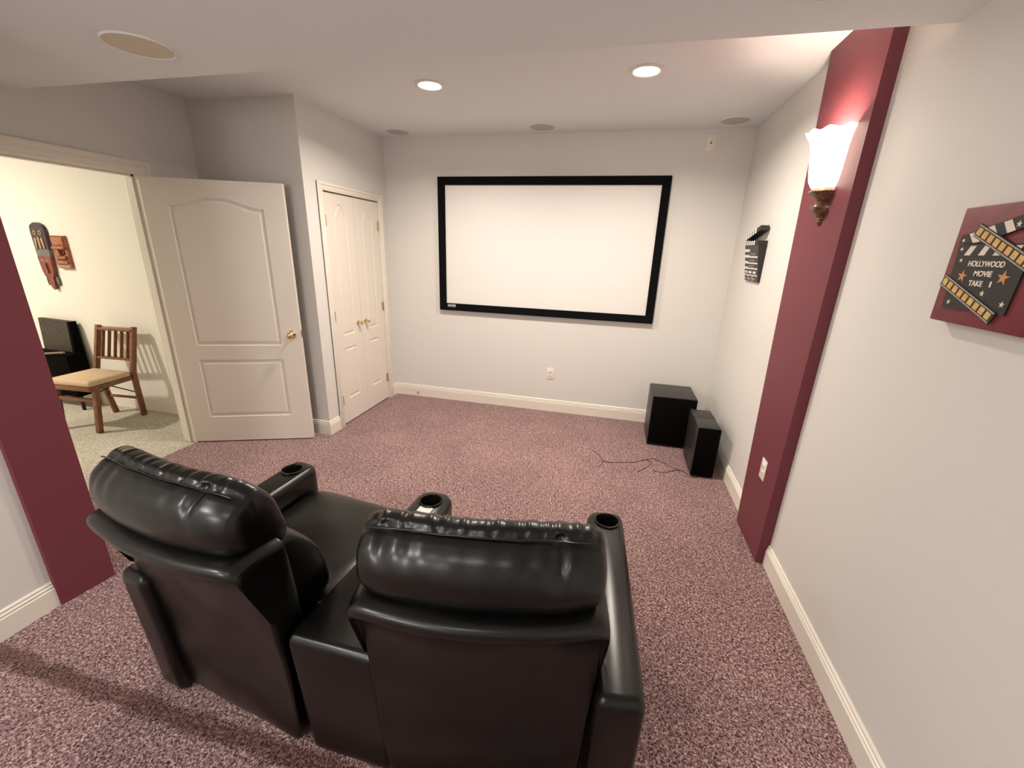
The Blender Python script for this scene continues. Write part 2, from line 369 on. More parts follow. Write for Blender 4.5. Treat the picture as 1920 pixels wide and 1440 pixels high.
LW = (CY1-CY0)/2-.003
XF = XL-.004
for i, (nm, y0, lab) in enumerate((('door_2', CY0+.002, 'left narrow white closet door leaf with arched panel'), ('door_3', CY0+LW+.005, 'right narrow white closet door leaf nearest the screen wall'))):
    d = thing(nm, lab, 'door', (XF, y0, .012)); d['kind'] = 'structure'
    pa = (.118, .300) if i == 0 else (.112, .290)
    bm = door_leaf(LW, 2.012, .034, [archp(pa[0], pa[1], .825, 1.855, 1.935), rectp(pa[0], pa[1], .225, .710)], .03, .008)
    place(bm, (XF, y0, .012), (0, 1, 0), (1, 0, 0)); finish('door_panel', bm, M['door'], d, smooth=3)
    ky = y0+LW-.062 if i == 0 else y0+.058
    knob((XF, ky, .925), (1, 0, 0), d, .72)
    hy = CY0+.012 if i == 0 else CY1-.010
    for z in (.245, 1.025, 1.81):
        bm = nb(); lathe(bm, [(0, -.045), (.006, -.045), (.006, .045), (0, .045)], (XF+.006, hy, z), (0, 0, 1), 12)
        box(bm, XF-.001, XF+.0015, hy-.020, hy+.020, z-.042, z+.042)
        finish('hinge', bm, M['hinge'], d)

# doorstop on the back baseboard
t = thing('door_stop', 'small spring doorstop on the baseboard near the closet', 'doorstop', (-3.03, -.0145, .05))
bm = nb(); pts = [(-3.03+.006*math.cos(a), -.018-.055*a/(14*PI), .05+.006*math.sin(a)) for a in [i*PI/6 for i in range(85)]]; tube(bm, pts, .0016, 5); finish('spring', bm, M['chrome'], t)
bm = nb(); lathe(bm, [(0, 0), (.009, 0), (.009, .012), (0, .014)], (-3.03, -.074, .05), (0, -1, 0), 14); finish('tip', bm, M['plate'], t)

# ------------------------------------------------------------------ projection screen
K = .9892
sx = lambda x: -.978+(x+.978)*K
sz = lambda z: 1.635+(z-1.635)*K
X0, X1, Z0, Z1 = sx(-2.759), sx(-.594), sz(1.000), sz(2.281); FW = .072
t = thing('projection_screen', 'large white projection screen in a wide black frame on the back wall', 'screen', ((X0+X1)/2, 0, Z0))
bm = nb()
o = [(X0, Z0), (X1, Z0), (X1, Z1), (X0, Z1)]; q = [(X0+FW, Z0+FW), (X1-FW, Z0+FW), (X1-FW, Z1-FW), (X0+FW, Z1-FW)]
ring = []
for (P, y) in ((o, -.002), (o, -.040), ([(X0+.004, Z0+.004), (X1-.004, Z0+.004), (X1-.004, Z1-.004), (X0+.004, Z1-.004)], -.045), (q, -.036), (q, -.024)):
    ring.append([bm.verts.new((x, y, z)) for x, z in P])
for a_, b_ in zip(ring, ring[1:]):
    for i in range(4): bm.faces.new((a_[i], a_[(i+1) % 4], b_[(i+1) % 4], b_[i]))
fr = finish('screen_frame', bm, M['felt'], t, smooth=20); fr['label'] = 'black velvet frame'
finish('screen_surface', B(X0+FW-.01, X1-FW+.01, -.024, -.012, Z0+FW-.01, Z1-FW+.01), M['screen'], t)
bm = nb(); bx0 = sx(-2.668)
box(bm, bx0, bx0+.088, -.0445, -.040, sz(1.036), sz(1.036)+.027, .002)
bd = finish('badge', bm, M['badge'], fr); bd['label'] = 'small silver badge'

# ------------------------------------------------------------------ wall plates
def outlet(cx, cz, y=None, x=None, label='', holes=2):
    """duplex plate on back wall (y) or on an x-plane facing -x"""
    if x is None: m4 = Matrix.Translation((cx, 0, cz)); loc = (cx, 0, cz)
    else: m4 = Matrix.Translation((x, cx, cz)) @ Matrix.Rotation(-PI/2, 4, 'Z'); loc = (x, cx, cz)
    t = thing('wall_outlet' if holes == 2 else 'wall_plate', label, 'outlet' if holes == 2 else 'wall plate', loc)
    bm = nb(); box(bm, -.037, .037, -.006, 0, -.060, .060, .003, 2, m4); finish('cover_plate', bm, M['plate'], t)
    if holes == 2:
        for s in (-1, 1):
            bm = nb(); box(bm, -.017, .017, -.009, -.005, s*.020-.014, s*.020+.014, .004, 2, m4); rc = finish('receptacle', bm, M['plate'], t)
            bm = nb()
            for xx in (-.007, .006): box(bm, xx-.0012, xx+.0012, -.0096, -.008, s*.020-.002, s*.020+.008, 0, 2, m4)
            box(bm, -.003, .003, -.0096, -.008, s*.020-.010, s*.020-.005, 0, 2, m4)
            finish('slot', bm, M['slot'], rc)
        bm = nb(); box(bm, -.003, .003, -.0075, -.005, -.003, .003, .001, 2, m4); finish('screw', bm, M['steel'], t)
    else:
        bm = nb(); box(bm, -.006, .006, -.008, -.004, -.006, .006, .002, 2, m4); finish('jack', bm, M['slot'], t)
outlet(-1.537, .414, y=0, label='ivory duplex wall outlet under the projection screen')
outlet(-.328, 2.521, y=0, label='blank white wall plate with one jack high above the screen', holes=1)
outlet(-1.768, .492, x=-TP, label='ivory duplex outlet low on the right burgundy pilaster')

# ------------------------------------------------------------------ ceiling fittings
def downlight(x, y, label):
    t = thing('recessed_light', label, 'ceiling light', (x, y, H), 'recessed lights in front of the screen')
    bm = nb(); lathe(bm, [(.072, 0), (.072, -.006), (.080, -.009), (.098, -.004), (.100, 0)], (x, y, H), (0, 0, 1), 40); finish('trim_ring', bm, M['white'], t)
    bm = nb(); lathe(bm, [(0, -.008), (.05, -.0075), (.073, -.004), (.073, 0), (0, 0)], (x, y, H), (0, 0, 1), 40); finish('lens', bm, M['lens'], t)
    la = bpy.data.lights.new('downlight_lamp', 'AREA'); la.shape = 'DISK'; la.size = .14; la.energy = 29.5; la.color = (1, .89, .765); la.spread = math.radians(156)
    lo = bpy.data.objects.new('downlight_lamp', la); C.objects.link(lo); lo.parent = t; lo.location = (0, 0, -.012)
downlight(-2.268, -1.230, 'lit round recessed ceiling light nearer the closet')
downlight(-.928, -1.262, 'lit round recessed ceiling light nearer the sconce')
def cspeaker(x, y, z, r, label, m):
    t = thing('ceiling_speaker', label, 'ceiling speaker', (x, y, z), 'round ceiling speakers')
    bm = nb(); lathe(bm, [(r*.93, 0), (r*.93, -.005), (r*.97, -.007), (r, -.003), (r, 0)], (x, y, z), (0, 0, 1), 48); finish('rim', bm, M['ceil'], t)
    bm = nb(); lathe(bm, [(0, -.0055), (r*.6, -.0055), (r*.935, -.004), (r*.935, 0), (0, 0)], (x, y, z), (0, 0, 1), 48); finish('grille', bm, m, t)
cspeaker(-3.055, -.190, H, .107, 'round ceiling speaker in the corner above the closet doors', M['sgr'])
cspeaker(-1.708, -.207, H, .112, 'round ceiling speaker centred above the projection screen', M['sgr'])
cspeaker(-.215, -.222, H, .107, 'round ceiling speaker in the corner above the white wall plate', M['sgr'])
cspeaker(-2.935, -2.560, HS, .122, 'yellowed round speaker in the lowered ceiling at the left', M['sgr2'])
cspeaker(-.452, -2.571, HS, .112, 'round speaker cut off by the top edge of the photo', M['white'])

# ------------------------------------------------------------------ sconce
SY, SX = -1.722, -TP
t = thing('wall_sconce', 'lit alabaster glass wall sconce with bronze bracket on burgundy pilaster', 'sconce', (SX, SY, 1.79))
sh = [(.058, 1.950), (.072, 1.960), (.086, 1.985), (.093, 2.02), (.098, 2.06), (.103, 2.10), (.109, 2.135), (.118, 2.160), (.131, 2.178), (.137, 2.188)]
sh = sh+[(r-.006, h+.001) for r, h in sh[::-1]]
def rf(i, r, h, a):
    j = i if i < 10 else 19-i; w = max(0, (j-5)/4)
    return r*(1+.018*w*math.cos(11*a)), h+.005*w*math.cos(11*a)
bm = nb(); lathe(bm, sh, (SX, SY, 0), (0, 0, 1), 88, PI/2, 3*PI/2, (1, 0, 0), rf)
s = finish('glass_shade', bm, M['shade'], t, smooth=60); s['label'] = 'glowing scalloped glass bowl shade'
def rb(i, r, h, a):
    return (r*(1+(.07*math.cos(9*a) if i in (1, 2) else (.10*math.cos(5*a) if i in (6, 7) else 0))), h)
br = [(.056, 1.956), (.064, 1.952), (.074, 1.938), (.060, 1.926), (.050, 1.915), (.036, 1.895), (.052, 1.882), (.056, 1.870), (.047, 1.856), (.034, 1.842), (.022, 1.828), (.018, 1.822), (.021, 1.818), (.016, 1.813), (.018, 1.806), (.013, 1.798), (.006, 1.790), (0, 1.787)]
bm = nb(); lathe(bm, br, (SX, SY, 0), (0, 0, 1), 60, PI/2, 3*PI/2, (1, 0, 0), rb)
b_ = finish('bracket', bm, M['bronze'], t, smooth=60); b_['label'] = 'antique bronze leaf bracket with pointed finial'
bm = nb(); lathe(bm, [(0, 2.04), (.012, 2.035), (.018, 2.0), (.015, 1.97), (.010, 1.95), (0, 1.948)], (SX-.055, SY, 0), (0, 0, 1), 16); finish('bulb', bm, M['lens'], t, smooth=60)
la = bpy.data.lights.new('sconce_lamp', 'POINT'); la.shadow_soft_size = .022; la.energy = 11; la.color = (1, .83, .69)
lo = bpy.data.objects.new('sconce_lamp', la); C.objects.link(lo); lo.parent = t; lo.location = (-.062, 0, 2.105-1.79)

# ------------------------------------------------------------------ subwoofers
t = thing('subwoofer', 'large black cube subwoofer in the corner under the right of the screen', 'speaker', (-.37, -.35, 0))
sb = finish('cabinet', B(-.555, -.19, -.535, -.15, .004, .463, .006, 3), M['sub'], t)
finish('grille', B(-.553, -.192, -.552, -.537, .02, .460, .005), M['grille'], t)
for x in (-.53, -.22):
    for y in (-.51, -.18):
        bm = nb(); lathe(bm, [(0, .006), (.015, .006), (.017, 0), (0, 0)], (x, y, 0), (0, 0, 1), 12); finish('foot', bm, M['grille'], t)
t = thing('tower_speaker', 'narrow black speaker standing in front of the cube subwoofer', 'speaker', (-.178, -.83, 0))
finish('cabinet', B(-.258, -.098, -.800, -.622, .004, .410, .004), M['sub'], t)
f2 = finish('front_housing', B(-.258, -.098, -1.022, -.802, .004, .410, .004), M['sub'], t)
finish('grille', B(-.257, -.099, -1.037, -1.023, .012, .408, .004), M['grille'], t)
# loose cable on the carpet
bm = nb()
for P in ([(-1.018, -.813), (-.968, -.884), (-.932, -.975), (-.934, -1.053), (-.959, -1.099)],
          [(-.932, -.985), (-.865, -.994), (-.767, -.96), (-.678, -.936), (-.605, -.874), (-.513, -.826), (-.429, -.88), (-.367, -.937), (-.304, -.973), (-.268, -1.02), (-.262, -1.045), (-.20, -1.046)],
          [(-.658, -1.089), (-.576, -.982), (-.535, -.892), (-.580, -.862)],
          [(-.535, -1.007), (-.512, -1.036), (-.445, -1.034), (-.354, -.975), (-.304, -.973)]):
    tube(bm, crom([Vector((x, y, .0024)) for x, y in P], 8, False), .0026, 6)
tag(finish('speaker_cable', bm, M['cable'], smooth=60), 'thin dark cable looping over the carpet beside the narrow black speaker', 'cable')

# ------------------------------------------------------------------ theater loveseat
SX0 = -1.665                                       # mirror axis of the pair of seats
t_couch = thing('theater_loveseat', 'black leather two-seat home theater recliner sofa seen from behind', 'sofa', (SX0, -3.05, 0))
def offset(P, d):
    n = len(P); out = []
    for i in range(n):
        a, b, c = Vector(P[i-1]), Vector(P[i]), Vector(P[(i+1) % n])
        n1 = Vector((b.y-a.y, a.x-b.x)).normalized(); n2 = Vector((c.y-b.y, b.x-c.x)).normalized()
        m = n1+n2; m.normalize(); out.append(b-m*d/max(.5, m.dot(n1)))
    return out
def round_poly(P, radii, n=6):
    out = []
    for i in range(len(P)):
        a, b, c = Vector(P[i-1]), Vector(P[i]), Vector(P[(i+1) % len(P)]); r = radii[i]
        p0 = b+(a-b).normalized()*r; p1 = b+(c-b).normalized()*r
        for k in range(n+1):
            s = k/n; out.append((1-s)**2*p0+2*s*(1-s)*b+s*s*p1)
    return out
def area2(P): return sum(P[i-1].x*P[i].y-P[i].x*P[i-1].y for i in range(len(P)))
def armrest(name, P, radii, ztop, cup, lean, drop=0):
    """P: plan corners front-left, front-right, back-right, back-left (world xy)"""
    O = round_poly(P, radii)
    if area2(O) < 0: O = O[::-1]
    ymid = sum(p.y for p in O)/len(O); yb = min(p.y for p in O); yf = max(p.y for p in O)
    bm = nb(); rings = []
    def zt(p): return ztop+.012*max(0, min(1, (p.y-(yf-.22))/.06))-drop*max(0, min(1, (yf-.3-p.y)/.5))          # slightly raised front end round the cup
    def lean_y(p, z):
        k = max(0, min(1, (ymid-p.y)/(ymid-yb))) if p.y < ymid else 0
        return p.y+lean*k*k*(1-z/ztop)
    for ins, dz in ((.012, -1), (.004, -.9), (.0008, -.8), (0, -.7), (0, -.5), (0, -.035), (.003, -.018), (.010, -.006), (.020, 0)):
        Q = offset(O, ins); R = []
        for p in Q:
            z = (zt(p)+dz) if dz > -.3 else {-1: .006, -.9: .014, -.8: .026, -.7: .045, -.5: .30}[dz]
            R.append(bm.verts.new((p.x, lean_y(p, z), z)))
        rings.append(R)
    n = len(O)
    for a, b in zip(rings, rings[1:]):
        for i in range(n): bm.faces.new((a[i], a[(i+1) % n], b[(i+1) % n], b[i]))
    bm.faces.new(rings[0][::-1])
    top = rings[-1]; es = [bm.edges.get((top[i], top[(i+1) % n])) for i in range(n)]
    R = .046; zc = ztop+.012
    cv = [bm.verts.new((cup[0]+R*math.cos(a), cup[1]+R*math.sin(a), zc)) for a in [2*PI*i/36 for i in range(36)]]
    es += [bm.edges.new((cv[i], cv[(i+1) % 36])) for i in range(36)]
    bmesh.ops.triangle_fill(bm, use_beauty=True, use_dissolve=False, edges=es)
    ob = finish(name, bm, M['leather'], t_couch, smooth=45)
    bm = nb(); lathe(bm, [(.0505, .000), (.0515, .004), (.049, .0085), (.0445, .008), (.0425, .003), (.041, -.02), (.038, -.085), (0, -.085), ], (cup[0], cup[1], zc), (0, 0, 1), 40)
    c = finish('cup_holder', bm, M['plastic'], ob, smooth=50); c['label'] = 'glossy black round cup holder'
    return ob
def mir(p): return (2*SX0-p[0], p[1])
AR = [(-.996, -2.552), (-.844, -2.535), (-.788, -3.350), (-.915, -3.370)]
ZA = .558
armrest('armrest', AR, (.06, .06, .03, .03), ZA, (-.9095, -2.623), .035)
armrest('armrest', [(mir(p)[0]+(.022 if p[1] < -3 else 0), p[1]) for p in AR], (.06, .06, .03, .03), ZA, (mir((-.9095, -2.623))[0], -2.640), .035)
armrest('armrest', [(SX0-.077, -2.605), (SX0+.077, -2.605), (SX0+.150, -3.405), (SX0-.150, -3.405)], (.065, .065, .03, .03), ZA, (SX0, -2.695), .04, .022)

def loft(prof, hw, T, smooth_n=5, ends=.80, p_end=7, dome=.02, nx=44, warp=None, flare=None):
    """closed profile (y,z) swept across local x; ends shrink and dome over.  T: 4x4"""
    L = crom([Vector((a, b, 0)) for a, b in prof], smooth_n)
    cy = sum(p.x for p in L)/len(L); cz = sum(p.y for p in L)/len(L); n = len(L)
    bm = nb(); rings = []
    st = [math.sin(PI/2*(2*i/nx-1)) for i in range(nx+1)]
    for t in st:
        s = 1-(1-ends)*abs(t)**p_end; R = []
        for i, p in enumerate(L):
            q = Vector((t*hw, cy+(p.x-cy)*s, cz+(p.y-cz)*s))
            if flare: q.x *= flare(q.y, q.z)
            if warp: q = warp(q, t, i/n, p)
            R.append(bm.verts.new(T @ q))
        rings.append(R)
    for a, b in zip(rings, rings[1:]):
        for i in range(n): bm.faces.new((a[i], a[(i+1) % n], b[(i+1) % n], b[i]))
    for sgn, base in ((-1, rings[0]), (1, rings[-1])):
        prev = base
        cen = Vector((0, 0, 0))
        for v in base: cen += v.co
        cen /= len(base); ax = (T.to_3x3() @ Vector((sgn, 0, 0)))
        for f in (.93, .80, .6, .35):
            R = [bm.verts.new(cen+(v.co-cen)*f+ax*dome*math.sqrt(1-f*f)) for v in base]
            for i in range(n): bm.faces.new((prev[i], prev[(i+1) % n], R[(i+1) % n], R[i]))
            prev = R
        bm.faces.new(prev)
    return bm
def sstep(a, b, x):
    x = max(0, min(1, (x-a)/(b-a))); return x*x*(3-2*x)
def seat_unit(cx, ang, seed, hh, hs):
    T = Matrix.Translation((cx, -3.340, 0)) @ Matrix.Rotation(ang, 4, 'Z')
    # base box under the seat
    bm = loft([(.10, .012), (.08, .03), (.08, .20), (.09, .36), (.12, .40), (.40, .40), (.66, .40), (.70, .34), (.70, .06), (.64, .012), (.35, .010)], .268, T, ends=.97, dome=.004)
    finish('seat_base', bm, M['leather'], t_couch, smooth=50)
    # lower back shell with its ledge roll
    def wsh(q, t, u, p):
        q.y += (.042*t*t)*sstep(.45, .80, q.z)*(1-sstep(-.02, .06, q.y))          # bowed in plan
        w = noise.noise(Vector((q.x*5+seed, q.z*5, seed)))
        q.y += .006*w
        return q
    def fl(y, z): return 1+.082*max(0, min(1, (z-.12)/.66))**.95
    shell = [(.10, .012), (.03, .012), (.006, .030), (-.004, .12), (-.010, .24), (-.014, .37), (-.036, .52), (-.076, .67), (-.118, .765), (-.148, .800), (-.158, .822), (-.146, .842), (-.10, .850), (-.02, .850), (.03, .83), (.06, .70), (.08, .45), (.10, .2)]
    bm = loft(shell, hs, T, ends=.93, p_end=16, dome=.008, warp=wsh, flare=fl, nx=60)
    sh = finish('backrest_shell', bm, M['leather'], t_couch, smooth=50)
    # headrest pillow with puckered seam
    seam_y, seam_z = -.078, 1.023
    def whd(q, t, u, p):
        x = q.x
        d_top = sstep(-.080, -.064, q.y)*(1-sstep(.02, .08, q.y)) if q.z > .93 else 0
        rid = 0
        for k, (f, ph) in enumerate(((165, .3), (98, 1.9), (255, 4.0))):
            rid += math.sin(f*x+ph+seed*1.7+3*noise.noise(Vector((x*9, seed, k))))/(1+.5*k)
        q.z += .0015*rid*d_top
        q.z += .0012*d_top*noise.noise(Vector((x*14+seed, q.y*20, 0)))
        # dents hanging from the rear seam
        if q.y < -.02 and q.z < 1.035:
            fall = math.exp(-((1.016-q.z)/.045)**2) if q.z < 1.016 else 1-sstep(1.016, 1.036, q.z)
            g = sum(a*math.exp(-((x-c)/w)**2) for c, w, a in ((-.222, .020, 1.5), (.182, .016, 2.0), (-.155, .022, .7), (-.085, .030, .35), (-.02, .03, .3), (.05, .03, .3), (.11, .022, .4)))
            q.y += .0135*g*fall
            q.y += .005*noise.noise(Vector((x*7+seed*3, q.z*9, 2)))
        # groove of the seam
        ds = math.hypot(q.y-seam_y, q.z-seam_z)
        if ds < .02: q.z -= .004*(1-ds/.02); q.y += .004*(1-ds/.02)
        q.y += .034*t*t*(1-sstep(-.02, .10, q.y))                     # bowed in plan
        q.z -= .016*abs(t)**5 * sstep(.92, 1.02, q.z)
        return q
    head = [(-.080, .832), (-.112, .846), (-.134, .885), (-.138, .930), (-.124, .980), (-.096, 1.010), (-.076, 1.024), (-.050, 1.036), (-.020, 1.032), (.012, 1.000), (.045, .950), (.070, .895), (.086, .850), (.082, .812), (.05, .795), (-.01, .80)]
    bm = loft(head, hh, T, smooth_n=7, ends=.90, p_end=11, dome=.022, warp=whd, nx=230)
    hd = finish('headrest', bm, M['leather'], t_couch, smooth=60)
    bm = nb()
    pts = []
    for i in range(41):
        x = (hh-.010)*(2*i/40-1); tt = x/hh
        pts.append(T @ Vector((x, seam_y+.026*tt*tt+.002, seam_z-.001-.016*abs(tt)**5+.0012*math.sin(40*x+seed))))
    tube(bm, pts, .0022, 6)
    finish('seam_welt', bm, M['leather'], hd, smooth=60)
    # lumbar pad and seat cushion (front side)
    def wl(q, t, u, p):
        q += Vector((0, 1, 0))*.007*noise.noise(Vector((q.x*6+seed, q.z*8, 5))); return q
    bm = loft([(.02, .50), (.02, .68), (.02, .79), (.055, .828), (.105, .815), (.165, .745), (.215, .655), (.245, .565), (.25, .48), (.15, .45)], .262, T, ends=.84, p_end=8, dome=.018, warp=wl)
    finish('lumbar_cushion', bm, M['leather'], t_couch, smooth=60)
    def ws(q, t, u, p):
        q.z += .008*noise.noise(Vector((q.x*4+seed, q.y*5, 9))); return q
    bm = loft([(.16, .36), (.15, .42), (.18, .462), (.30, .470), (.45, .474), (.62, .472), (.715, .455), (.752, .41), (.755, .30), (.745, .14), (.72, .08), (.68, .10), (.66, .30), (.60, .36)], .270, T, ends=.94, p_end=10, dome=.006, warp=ws)
    finish('seat_cushion', bm, M['leather'], t_couch, smooth=60)
seat_unit(-2.136, math.radians(-7.5), 3.1, .284, .293)
seat_unit(-1.226, math.radians(9.2), 8.4, .276, .284)
bm = nb(); box(bm, -.030, .030, -.019, .019, 0, .0012, 0, 2, Matrix.Translation((-1.664, -2.758, ZA+.0125)) @ Matrix.Rotation(math.radians(-4), 4, 'Z'))
tag(finish('paper_tag', bm, M['paper']), 'small white paper slip behind the middle cup holder', 'paper')

# ------------------------------------------------------------------ movie sign on the right wall
D0 = .038                                           # box depth
def S(u, v, d=D0): return Vector((-d, -2.610-u, 1.475+v))
NX = Vector((-1, 0, 0))
t = thing('movie_sign', 'burgundy box sign with a black movie clapperboard and gold film strips', 'wall art', (0, -2.77, 1.475))
bm = nb(); box(bm, -D0, 0, -2.610-.322, -2.610-.010, 1.475, 1.786, .004); finish('backing_box', bm, M['sign'], t)
def lay(name, polys, m, d0, th, parent, one=False):
    for Q in ([polys] if one else [[P] for P in polys]):
        bm = nb()
        for P in Q: prism(bm, [S(u, v, d0) for u, v in P], NX, th)
        o = finish(name, bm, m, parent, smooth=20)
    return o
def star(cu, cv, r, k=.40, rot=0):
    return [(cu+(r if i % 2 == 0 else r*k)*math.sin(PI*i/5+rot), cv+(r if i % 2 == 0 else r*k)*math.cos(PI*i/5+rot)) for i in range(10)]
def disc(cu, cv, r, n=16): return [(cu+r*math.cos(2*PI*i/n), cv+r*math.sin(2*PI*i/n)) for i in range(n)]
slate = lay('slate', [[(.040, .213), (.052, .039), (.262, .043), (.272, .213)]], M['sblack'], D0-.001, .006, t)
arm = lay('clapper_arm', [[(.040, .216), (.040, .236), (.232, .283), (.300, .296), (.305, .272), (.118, .216)]], M['sblack'], D0-.001, .0075, t)
lay('stripe', [[(.066, .2405), (.085, .2435), (.110, .219), (.088, .2165)], [(.120, .2535), (.140, .2585), (.163, .2305), (.143, .2245)], [(.166, .2645), (.187, .2695), (.208, .2435), (.187, .2375)]], M['scream'], D0+.0064, .0008, arm)
lay('stripe', [[(.084, .2085), (.104, .2085), (.090, .184), (.070, .184)], [(.131, .2085), (.150, .2085), (.138, .184), (.118, .184)], [(.178, .2085), (.197, .2085), (.185, .184), (.165, .184)], [(.225, .2085), (.244, .2085), (.232, .184), (.212, .184)]], M['scream'], D0+.0048, .0008, slate)
lay('rivet', [disc(.053, .2235, .0042)], M['scream'], D0+.0064, .0008, arm)
lay('rivet', [disc(.055, .2005, .0042)], M['scream'], D0+.0048, .0008, slate)
lay('copper_star', [star(.089, .129, .0175, .38, .1), star(.2215, .131, .0195, .38, .1)], M['sorange'], D0+.0048, .001, slate)
lay('small_star', [star(.066, .171, .0065), star(.176, .089, .0085), star(.246, .068, .0085), star(.072, .057, .0075)], M['scream'], D0+.0048, .001, slate)
lay('small_star', [star(.212, .2575, .0085)], M['scream'], D0+.0064, .001, arm)
def film(P0, P1, w, nfr, d, skip0=.012):
    a, b = Vector(P0), Vector(P1); u = (b-a); L = u.length; u.normalize(); n = Vector((-u.y, u.x))
    f = lambda s, k: tuple(a+u*s+n*k)
    bm = nb(); step = (L-.006)/nfr; k = int(L/.0062)
    prism(bm, [S(*q, d) for q in (f(0, -w/2), f(L, -w/2), f(L, w/2), f(0, w/2))], NX, .003, 0)
    for i in range(nfr): prism(bm, [S(*q, d+.0028) for q in (f(.005+i*step, -w*.27), f(.005+i*step+step*.70, -w*.27), f(.005+i*step+step*.70, w*.27), f(.005+i*step, w*.27))], NX, .0008, 1)
    for i in range(k):
        for c in (-1, 1): prism(bm, [S(*q, d+.0028) for q in (f(.003+i*.0062, c*w*.40-.0016), f(.0062+i*.0062, c*w*.40-.0016), f(.0062+i*.0062, c*w*.40+.0016), f(.003+i*.0062, c*w*.40+.0016))], NX, .0007, 2)
    finish('film_strip', bm, [M['sblack'], M['sgold'], M['scream']], t, smooth=20)
film((.090, .2500), (.315, .1485), .034, 10, D0+.006)
film((.0250, .1165), (.2355, .0310), .0330, 9, D0+.0045)
def text(s, u, v, size, width, parent, bold=.0):
    cu = bpy.data.curves.new('lettering', 'FONT'); cu.body = s; cu.size = 1; cu.extrude = 0; cu.offset = bold
    cu.align_x = 'CENTER'; cu.align_y = 'BOTTOM_BASELINE'
    tmp = bpy.data.objects.new('tmp', cu); C.objects.link(tmp)
    dg = bpy.context.evaluated_depsgraph_get(); me = bpy.data.meshes.new_from_object(tmp.evaluated_get(dg))
    bpy.data.objects.remove(tmp); bpy.data.curves.remove(cu)
    xs = [q.co.x for q in me.vertices]; ys = [q.co.y for q in me.vertices]
    bm = nb(); bm.from_mesh(me); bpy.data.meshes.remove(me)
    kx = width/(max(xs)-min(xs)); x0 = (max(xs)+min(xs))/2; ky = size/(max(ys)-min(ys))
    for q in bm.verts: q.co = S(u+(q.co.x-x0)*kx, v+(q.co.y-min(ys))*ky, D0+.0052)
    r = bmesh.ops.extrude_face_region(bm, geom=list(bm.faces))
    bmesh.ops.translate(bm, verts=[g for g in r['geom'] if isinstance(g, bmesh.types.BMVert)], vec=NX*.0009)
    return finish('lettering', bm, M['scream'], parent, smooth=20)
text('HOLLYWOOD', .155, .1555, .0150, .116, slate, .028)
text('MOVIE', .1565, .1310, .0145, .058, slate, .028)
text('TAKE', .1435, .1055, .0145, .046, slate, .028)
text('1', .1920, .1060, .0145, .0052, slate, .0)

# ------------------------------------------------------------------ small clapperboard beyond the pilaster
t = thing('clapperboard', 'small black and white film clapperboard leaning out from the wall near the screen', 'wall art', (0, -.69, 1.465))
Y0, Y1 = -.535, -.850
ZB, ZT = 1.468, 1.716
fx = lambda z: -.014-.042*(z-ZB)/(ZT-ZB)
W_ = Y0-Y1
bm = nb()
prism(bm, [(fx(ZB), Y0, ZB), (fx(ZT), Y0, ZT), (0, Y0, ZT), (0, Y0, ZB)], (0, -1, 0), W_)
for u0, u1, z0, z1 in [(.0, .12, 1.672, 1.690), (.0, .12, 1.632, 1.650), (.12, W_-.01, 1.632, 1.642), (.0, .085, 1.590, 1.607), (.085, W_-.01, 1.590, 1.599), (.0, .085, 1.553, 1.568), (.085, W_-.01, 1.553, 1.562),
    (.02, .07, 1.523, 1.539), (.10, .17, 1.523, 1.539), (.205, .265, 1.523, 1.539), (0, W_-.01, 1.507, 1.514), (.085, .092, 1.470, 1.507), (.185, .195, 1.470, 1.507)]:
    prism(bm, [(fx(z0), Y0-u0, z0), (fx(z0), Y0-u1, z0), (fx(z1), Y0-u1, z1), (fx(z1), Y0-u0, z1)], NX, .0012, 1)
nf = len(bm.faces)
for (z, u0, u1) in ((1.655, .14, .26), (1.612, .10, .24), (1.573, .10, .22), (1.485, .02, .06), (1.485, .11, .16), (1.485, .21, .27)):
    pts = [(fx(z+.008*math.sin(i*1.7+u0*40))-.0012, Y0-(u0+(u1-u0)*i/22), z+.008*math.sin(i*1.7+u0*40)) for i in range(23)]
    tube(bm, pts, .0012, 5)
bm.faces.ensure_lookup_table()
for f in bm.faces[nf:]: f.material_index = 2
sl = finish('slate', bm, [M['slate'], M['chalk'], M['chalkd']], t, smooth=20)
bm = nb()
prism(bm, [(fx(ZB)-.0006, Y1-.0005, ZB), (fx(ZT)-.0006, Y1-.0005, ZT), (0, Y1-.0005, ZT), (0, Y1-.0005, ZB)], (0, -1, 0), .0012)
finish('side_edge', bm, M['slated'], sl, smooth=20)
# fixed stick and open stick
fx0 = fx(ZT)
bm = nb(); box(bm, fx0-.004, -.002, Y1, Y0, ZT, ZT+.030, .001)
for i in range(5):
    u = .012+i*.050
    prism(bm, [(fx0-.004, Y0-u, ZT+.001), (fx0-.004, Y0-u-.027, ZT+.001), (fx0-.004, Y0-u-.027, ZT+.029), (fx0-.004, Y0-u, ZT+.029)], NX, .0012, 1)
finish('fixed_stick', bm, [M['slated'], M['chalk']], t, smooth=20)
R9 = Matrix.Translation((0, Y0, ZT+.034)) @ Matrix.Rotation(-math.radians(11.5), 4, 'X')
bm = nb(); box(bm, fx0-.004, -.008, -W_, 0, 0, .032, .001, 2, R9)
for i in range(5):
    u = .004+i*.050
    prism(bm, [R9 @ Vector(p) for p in [(fx0-.004, -u, .001), (fx0-.004, -u-.029, .001), (fx0-.004, -u-.029, .031), (fx0-.004, -u, .031)]], NX, .0012, 1)
finish('open_stick', bm, [M['slated'], M['chalk']], t, smooth=20)

